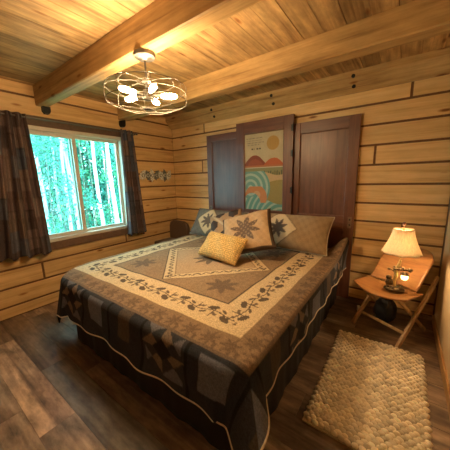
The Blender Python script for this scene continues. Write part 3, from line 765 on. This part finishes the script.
# shade
def shade_mat():
    m, nt, b = mat('shade_fabric'); L = nt.links; out = nt.nodes['Material Output']
    tc = N(nt, 'ShaderNodeTexCoord'); nz = N(nt, 'ShaderNodeTexNoise'); mp = N(nt, 'ShaderNodeMapping'); mp.inputs['Scale'].default_value = (160, 160, 6)
    L.new(tc.outputs['Object'], mp.inputs[0]); L.new(mp.outputs[0], nz.inputs['Vector']); nz.inputs['Scale'].default_value = 1
    r = ramp(nt, [(.3, (.66, .55, .40)), (.7, (.84, .74, .57))]); L.new(nz.outputs['Fac'], r.inputs['Fac'])
    df = N(nt, 'ShaderNodeBsdfDiffuse'); tl = N(nt, 'ShaderNodeBsdfTranslucent'); L.new(r.outputs[0], df.inputs[0]); L.new(r.outputs[0], tl.inputs[0])
    mx = N(nt, 'ShaderNodeMixShader'); mx.inputs[0].default_value = .36; L.new(df.outputs[0], mx.inputs[1]); L.new(tl.outputs[0], mx.inputs[2]); L.new(mx.outputs[0], out.inputs[0])
    return m
M_sh = shade_mat()
K = 48; A_ = np.linspace(0, 2*PI, K, endpoint=False); vv = np.linspace(0, 1, 14)
AA, VV = np.meshgrid(A_, vv)
oct_ = 1-.035*(1-np.abs(np.cos(AA*4)))
RR = (.066+.064*VV**1.5)*oct_+.004*np.cos(PI*VV)*0
Zsh = .495-.180*VV-.006*np.abs(np.cos(AA*4))*VV**4
o = grid_obj('lamp_shade', RR*np.cos(AA)+.020, RR*np.sin(AA), Zsh, M_sh, None, t, wrap=True); m = o.modifiers.new('s', 'SOLIDIFY'); m.thickness = .0015
for vz, rr in ((.495, .0665), (.315, .1305)):
    g = MB(); g.tube([(rr*(1-.035*(1-abs(math.cos(a*4))))*math.cos(a)+.02, rr*(1-.035*(1-abs(math.cos(a*4))))*math.sin(a), vz-(.006*abs(math.cos(a*4)) if vz < .4 else 0)) for a in A_], .002, 5, closed=True); g.build('shade_trim', plain('shade_braid', (.36, .22, .13), .8), t, smooth=True)
g = MB(); g.lathe([(.003, .51), (.006, .515), (.0035, .522), (.011, .530), (.012, .542), (.007, .550)], 12, c=(.02, 0, 0)); g.build('finial', plain('finial_resin', (.25, .10, .05), .3), t, smooth=True)
g = MB()
for a in (0, 2*PI/3, 4*PI/3): g.tube([(.02, 0, .492), (.02+.064*math.cos(a), .064*math.sin(a), .493)], .0015, 5)
g.build('spider', M_gold, t)
g = MB(); g.ball((.02, 0, .37), .026, .026, .034, n=14, m=10); g.build('bulb', glow('lamp_bulb_glow', (1.0, .66, .34), SHADE_BULB), t, smooth=True)

# ------------------------------------------------------------------ bag under chair
t = empty('bag', (3.085, -.335, 0), -.5, 'slumped black bag on the floor under the plywood chair', 'bag')
bm = bmesh.new(); bmesh.ops.create_icosphere(bm, subdivisions=4, radius=1)
for v in bm.verts:
    p = v.co.copy(); p.x = math.copysign(abs(p.x)**.7, p.x); p.y = math.copysign(abs(p.y)**.7, p.y); p.z = math.copysign(abs(p.z)**.75, p.z)
    k = 1+.10*noise.noise(v.co*2.4)+.04*noise.noise(v.co*6)
    taper = 1-.28*max(0, p.z)
    v.co = Vector((p.x*.085*k*taper, p.y*.085*k*taper, .122+p.z*.12*k))
    v.co.z = max(v.co.z, .002)
me = bpy.data.meshes.new('bag_body'); bm.to_mesh(me); bm.free(); me.polygons.foreach_set('use_smooth', [True]*len(me.polygons)); me.materials.append(M_bag)
o = bpy.data.objects.new('bag_body', me); COL.objects.link(o); o.parent = t
g = MB(); g.tube([(-.05, 0, .215), (-.04, -.02, .27), (.0, -.03, .29), (.04, -.02, .27), (.05, 0, .215)], .007, 8); g.build('handle', M_bag, t, smooth=True)
g = MB(); g.tube([(-.035+.016*math.cos(a), -.103, .075+.014*math.sin(a)) for a in np.linspace(0, 2*PI, 14, endpoint=False)], .003, 6, closed=True); o = g.build('buckle', M_steel, t, smooth=True); o['label'] = 'steel ring buckle'
g = MB(); g.box((-.014, -.035, 0), (.014, .02, .05), c=.005, M=Matrix.Rotation(.3, 4, 'Z')); o = g.build('power_adapter', M_white); o.location = (2.865, -.26, 0.0); tag(o, 'small white plastic piece on the floor left of the black bag', 'adapter')

# ------------------------------------------------------------------ ceiling light
HX_, HY_, HZ_ = 1.735, -1.79, 1.885
t = empty('ceiling_light', (HX_, HY_, HZ_), math.atan2(-1.09, 1.39), 'oval wire cage ceiling light with five glowing bulbs under the beam', 'ceiling light')
mb = MB(); mb.lathe([(.066, 2.1285-HZ_), (.068, 2.120-HZ_), (.064, 2.106-HZ_), (.02, 2.102-HZ_), (.008, 2.09-HZ_)], 28); mb.build('canopy', M_steel, t, smooth=True)
mb = MB(); mb.tube([(0, 0, 2.10-HZ_), (0, 0, .02)], .006, 8); mb.build('stem', M_steel, t, smooth=True)
mb = MB(); mb.lathe([(.010, .035), (.028, .028), (.032, .0), (.028, -.024), (.010, -.034)], 20); mb.build('hub', M_nickel, t, smooth=True)
CR = .25
mb = MB()
def ring(r, z, rad=.0013): mb.tube([(r*math.cos(a), r*math.sin(a), z) for a in np.linspace(0, 2*PI, 56, endpoint=False)], rad, 5, closed=True)
ring(CR, .040, .0018); ring(CR, -.040, .0018); ring(.17, .075); ring(.17, -.072); ring(.06, .082); ring(.05, -.080)
for k in range(8):
    a = 2*PI*k/8+.1; ca, sa = math.cos(a), math.sin(a)
    pr = [(.02, .083), (.09, .082), (.17, .075), (.225, .060), (CR, .040), (CR+.004, 0), (CR, -.040), (.225, -.058), (.17, -.072), (.09, -.080), (.02, -.082)]
    mb.tube([(r*ca, r*sa, z) for r, z in pr], .0012, 5)
mb.lathe([(.03, .086), (.03, .080)], 16); mb.lathe([(.03, -.079), (.03, -.085)], 16)
mb.build('wire_cage', M_nickel, t, smooth=True)
M_bulb = glow('bulb_glow', (1.0, .69, .36), BULB)
for k in range(5):
    a = math.radians(14+72*k); dz = .012; d = Vector((math.cos(a), math.sin(a), dz)).normalized()
    g = MB(); g.tube([d*.025, d*.085], .013, 10); s = g.build('bulb_socket', M_nickel, t, smooth=True)
    R_ = d.to_track_quat('Z', 'X').to_matrix()
    g = MB(); g.lathe([(.010, .085), (.013, .098), (.0155, .120), (.017, .145), (.0155, .168), (.010, .184), (.001, .189)], 16, M=R_, cap=False)
    bo = g.build('bulb', M_bulb, t, smooth=True)

# added unseen fill light, a ceiling disc that brightens the rear of the room
t = empty('added_fill_light', (1.3, -3.75, ZC), 0, 'added unseen round fill light on the ceiling in the rear of the room', 'ceiling light')
g = MB(); g.lathe([(.14, -.001), (.15, -.02), (.13, -.05), (.05, -.065), (.001, -.068)], 24, cap=False); g.build('fill_disc', glow('rear_fill_glow', (1, .74, .46), REAR_FILL), t, smooth=True)

# ------------------------------------------------------------------ outside
g = MB(); K = 30
def gz(x, y): return -.9-.03*abs(x)+.25*noise.noise(Vector((x*.3, y*.3, 0)))
vs_ = []; fs_ = []
for i in range(K+1):
    for j in range(K+1):
        x = -.25-26*i/K; y = -8+28*j/K; vs_.append((x, y, gz(x, y)))
for i in range(K):
    for j in range(K): fs_.append((i*(K+1)+j, (i+1)*(K+1)+j, (i+1)*(K+1)+j+1, i*(K+1)+j+1))
g.add(vs_, fs_); o = g.build('ground_outside', plain('forest_floor', (.10, .20, .10), .95, bs=4, var=.5), kind='structure')
bark = wood('birch_bark', (.80, .80, .76), (.66, .66, .62), (.34, .34, .32), 'Z', rough=.8, knots=False, var=.3, grain=.5)
bark2 = wood('dark_bark', (.22, .20, .17), (.15, .14, .12), (.08, .07, .06), 'Z', rough=.9, knots=False, var=.3)
def leafm(name, c):
    m, nt, b = mat(name); L = nt.links; out = nt.nodes['Material Output']
    at = N(nt, 'ShaderNodeAttribute', attribute_name='rnd'); r = ramp(nt, [(0, tuple(x*.45 for x in c)), (.6, c), (1, tuple(min(1, x*1.7) for x in c))]); L.new(at.outputs['Fac'], r.inputs['Fac'])
    df = N(nt, 'ShaderNodeBsdfDiffuse'); tl = N(nt, 'ShaderNodeBsdfTranslucent'); L.new(r.outputs[0], df.inputs[0]); L.new(r.outputs[0], tl.inputs[0])
    mx = N(nt, 'ShaderNodeMixShader'); mx.inputs[0].default_value = .5; L.new(df.outputs[0], mx.inputs[1]); L.new(tl.outputs[0], mx.inputs[2]); L.new(mx.outputs[0], out.inputs[0]); return m
leaves = [leafm('leaf_green', (.10, .34, .20)), leafm('leaf_teal', (.075, .28, .23)), leafm('leaf_dark', (.04, .16, .14))]
def tree(x, y, rad, hgt, nl, spread, z0c, z1c, bk, lf, label, lsz=.07, cat='tree', group=None, lean=0):
    zg = gz(x, y)-.05; tt = empty('tree', (x, y, zg), 0, label, cat, group)
    g = MB(); pts = []; rr = []
    for i in range(9):
        q = i/8; pts.append((.10*noise.noise(Vector((x, y, q*2)))*3*q+lean*q, .12*noise.noise(Vector((y, x, q*2)))*3*q+lean*.6*q, hgt*q)); rr.append(rad*(1-.7*q))
    if rad > 0: g.tube(pts, rr, 9); g.build('trunk', bk, tt, smooth=True)
    n = nl; P0 = np.array([np.interp(rng.uniform(z0c, z1c, n), [0, 1], [0, 1])]).T
    # leaves gathered in clumps
    nc = max(6, n//60); cen = np.stack([rng.normal(0, spread, nc), rng.normal(0, spread, nc), rng.uniform(z0c*hgt, z1c*hgt, nc)], 1)
    ci = rng.integers(0, nc, n); pos = cen[ci]+rng.normal(0, spread*.28, (n, 3))
    a = rng.normal(size=(n, 3)); a /= np.linalg.norm(a, axis=1)[:, None]; b_ = np.cross(a, rng.normal(size=(n, 3))); b_ /= np.linalg.norm(b_, axis=1)[:, None]
    s = lsz*rng.uniform(.6, 1.3, (n, 1)); V_ = np.stack([pos-a*s, pos+b_*s*.5, pos+a*s, pos-b_*s*.5], 1).reshape(-1, 3)
    r = np.repeat(rng.random(n), 4)
    me = bpy.data.meshes.new('foliage'); me.from_pydata(V_.tolist(), [], np.arange(4*n).reshape(-1, 4).tolist()); me.update()
    at = me.attributes.new('rnd', 'FLOAT', 'POINT'); at.data.foreach_set('value', r.astype(np.float32)); me.materials.append(lf)
    o = bpy.data.objects.new('foliage', me); COL.objects.link(o); o.parent = tt
    return tt
def wpt(u, d):
    """a spot outside: u = 0..1 across the window as seen from the room, d = distance beyond the wall"""
    s = lerp(.27, .66, u); x = -d; return x, -2.9+(3.1+d)*s
birch_l = ['pale slim birch outside, at the left edge of the left pane', 'pale birch trunk seen in the middle of the left pane', 'pale birch trunk just left of the window mullion', 'bright birch trunk left of centre in the right pane', 'bright thick birch trunk right of centre in the right pane', 'slim birch behind the other trunks in the right pane', 'slim birch far back in the left pane']
for k, (u, d, rr) in enumerate(((.12, 6, .06), (.30, 5.0, .055), (.39, 5.5, .075), (.64, 4.2, .065), (.80, 4.0, .07), (.72, 8, .05), (.22, 9, .06))):
    x, y = wpt(u, d); tree(x, y, rr, 7.5, 500, .5, .45, 1.0, bark, leaves[k % 2], birch_l[k], lsz=.06, group='birch trees outside', lean=random.uniform(-.35, .35))
for k in range(14):
    u = (k+.5)/14; d = 7+3.5*(k % 3); x, y = wpt(u, d)
    tree(x, y, .04+.02*(k % 3), 7.5, 2, .5, .5, 1.0, bark if k % 3 else bark2, leaves[1], 'slim bare forest trunk beyond the birches outside the window', group='far forest trunks outside', lean=random.uniform(-.3, .3))
for k in range(9):
    u = -.05+1.1*(k+.5)/9; d = 11.5+1.5*(k % 2); x, y = wpt(u, d)
    tree(x, y, .07, 8.0, 2600, 1.25, .02, .95, bark2, leaves[(k+1) % 3], 'dense leafy green tree at the back of the forest outside', lsz=.13, group='background forest trees outside')
for k, (u, d, nl, sp, h_) in enumerate(((.05, 3.4, 1500, .42, 3.6), (.16, 4.4, 1300, .45, 4.2), (.34, 7, 1500, .5, 3.4), (.55, 6.5, 1500, .5, 4.6), (.72, 6.0, 1200, .42, 3.2), (.95, 5.5, 1300, .45, 5.0))):
    x, y = wpt(u, d); tree(x, y, .025, h_, nl, sp, .05, 1.0, bark2, leaves[k % 2], ['leafy green sapling outside nearest the left curtain', 'bright leafy sapling in the left pane beside the first', 'leafy bush low in the middle of the left pane', 'leafy bush behind the window mullion', 'leafy green bush between the two bright trunks', 'leafy sapling outside at the far right of the window'][k], lsz=.05, cat='bush' if h_ < 4 else 'tree')
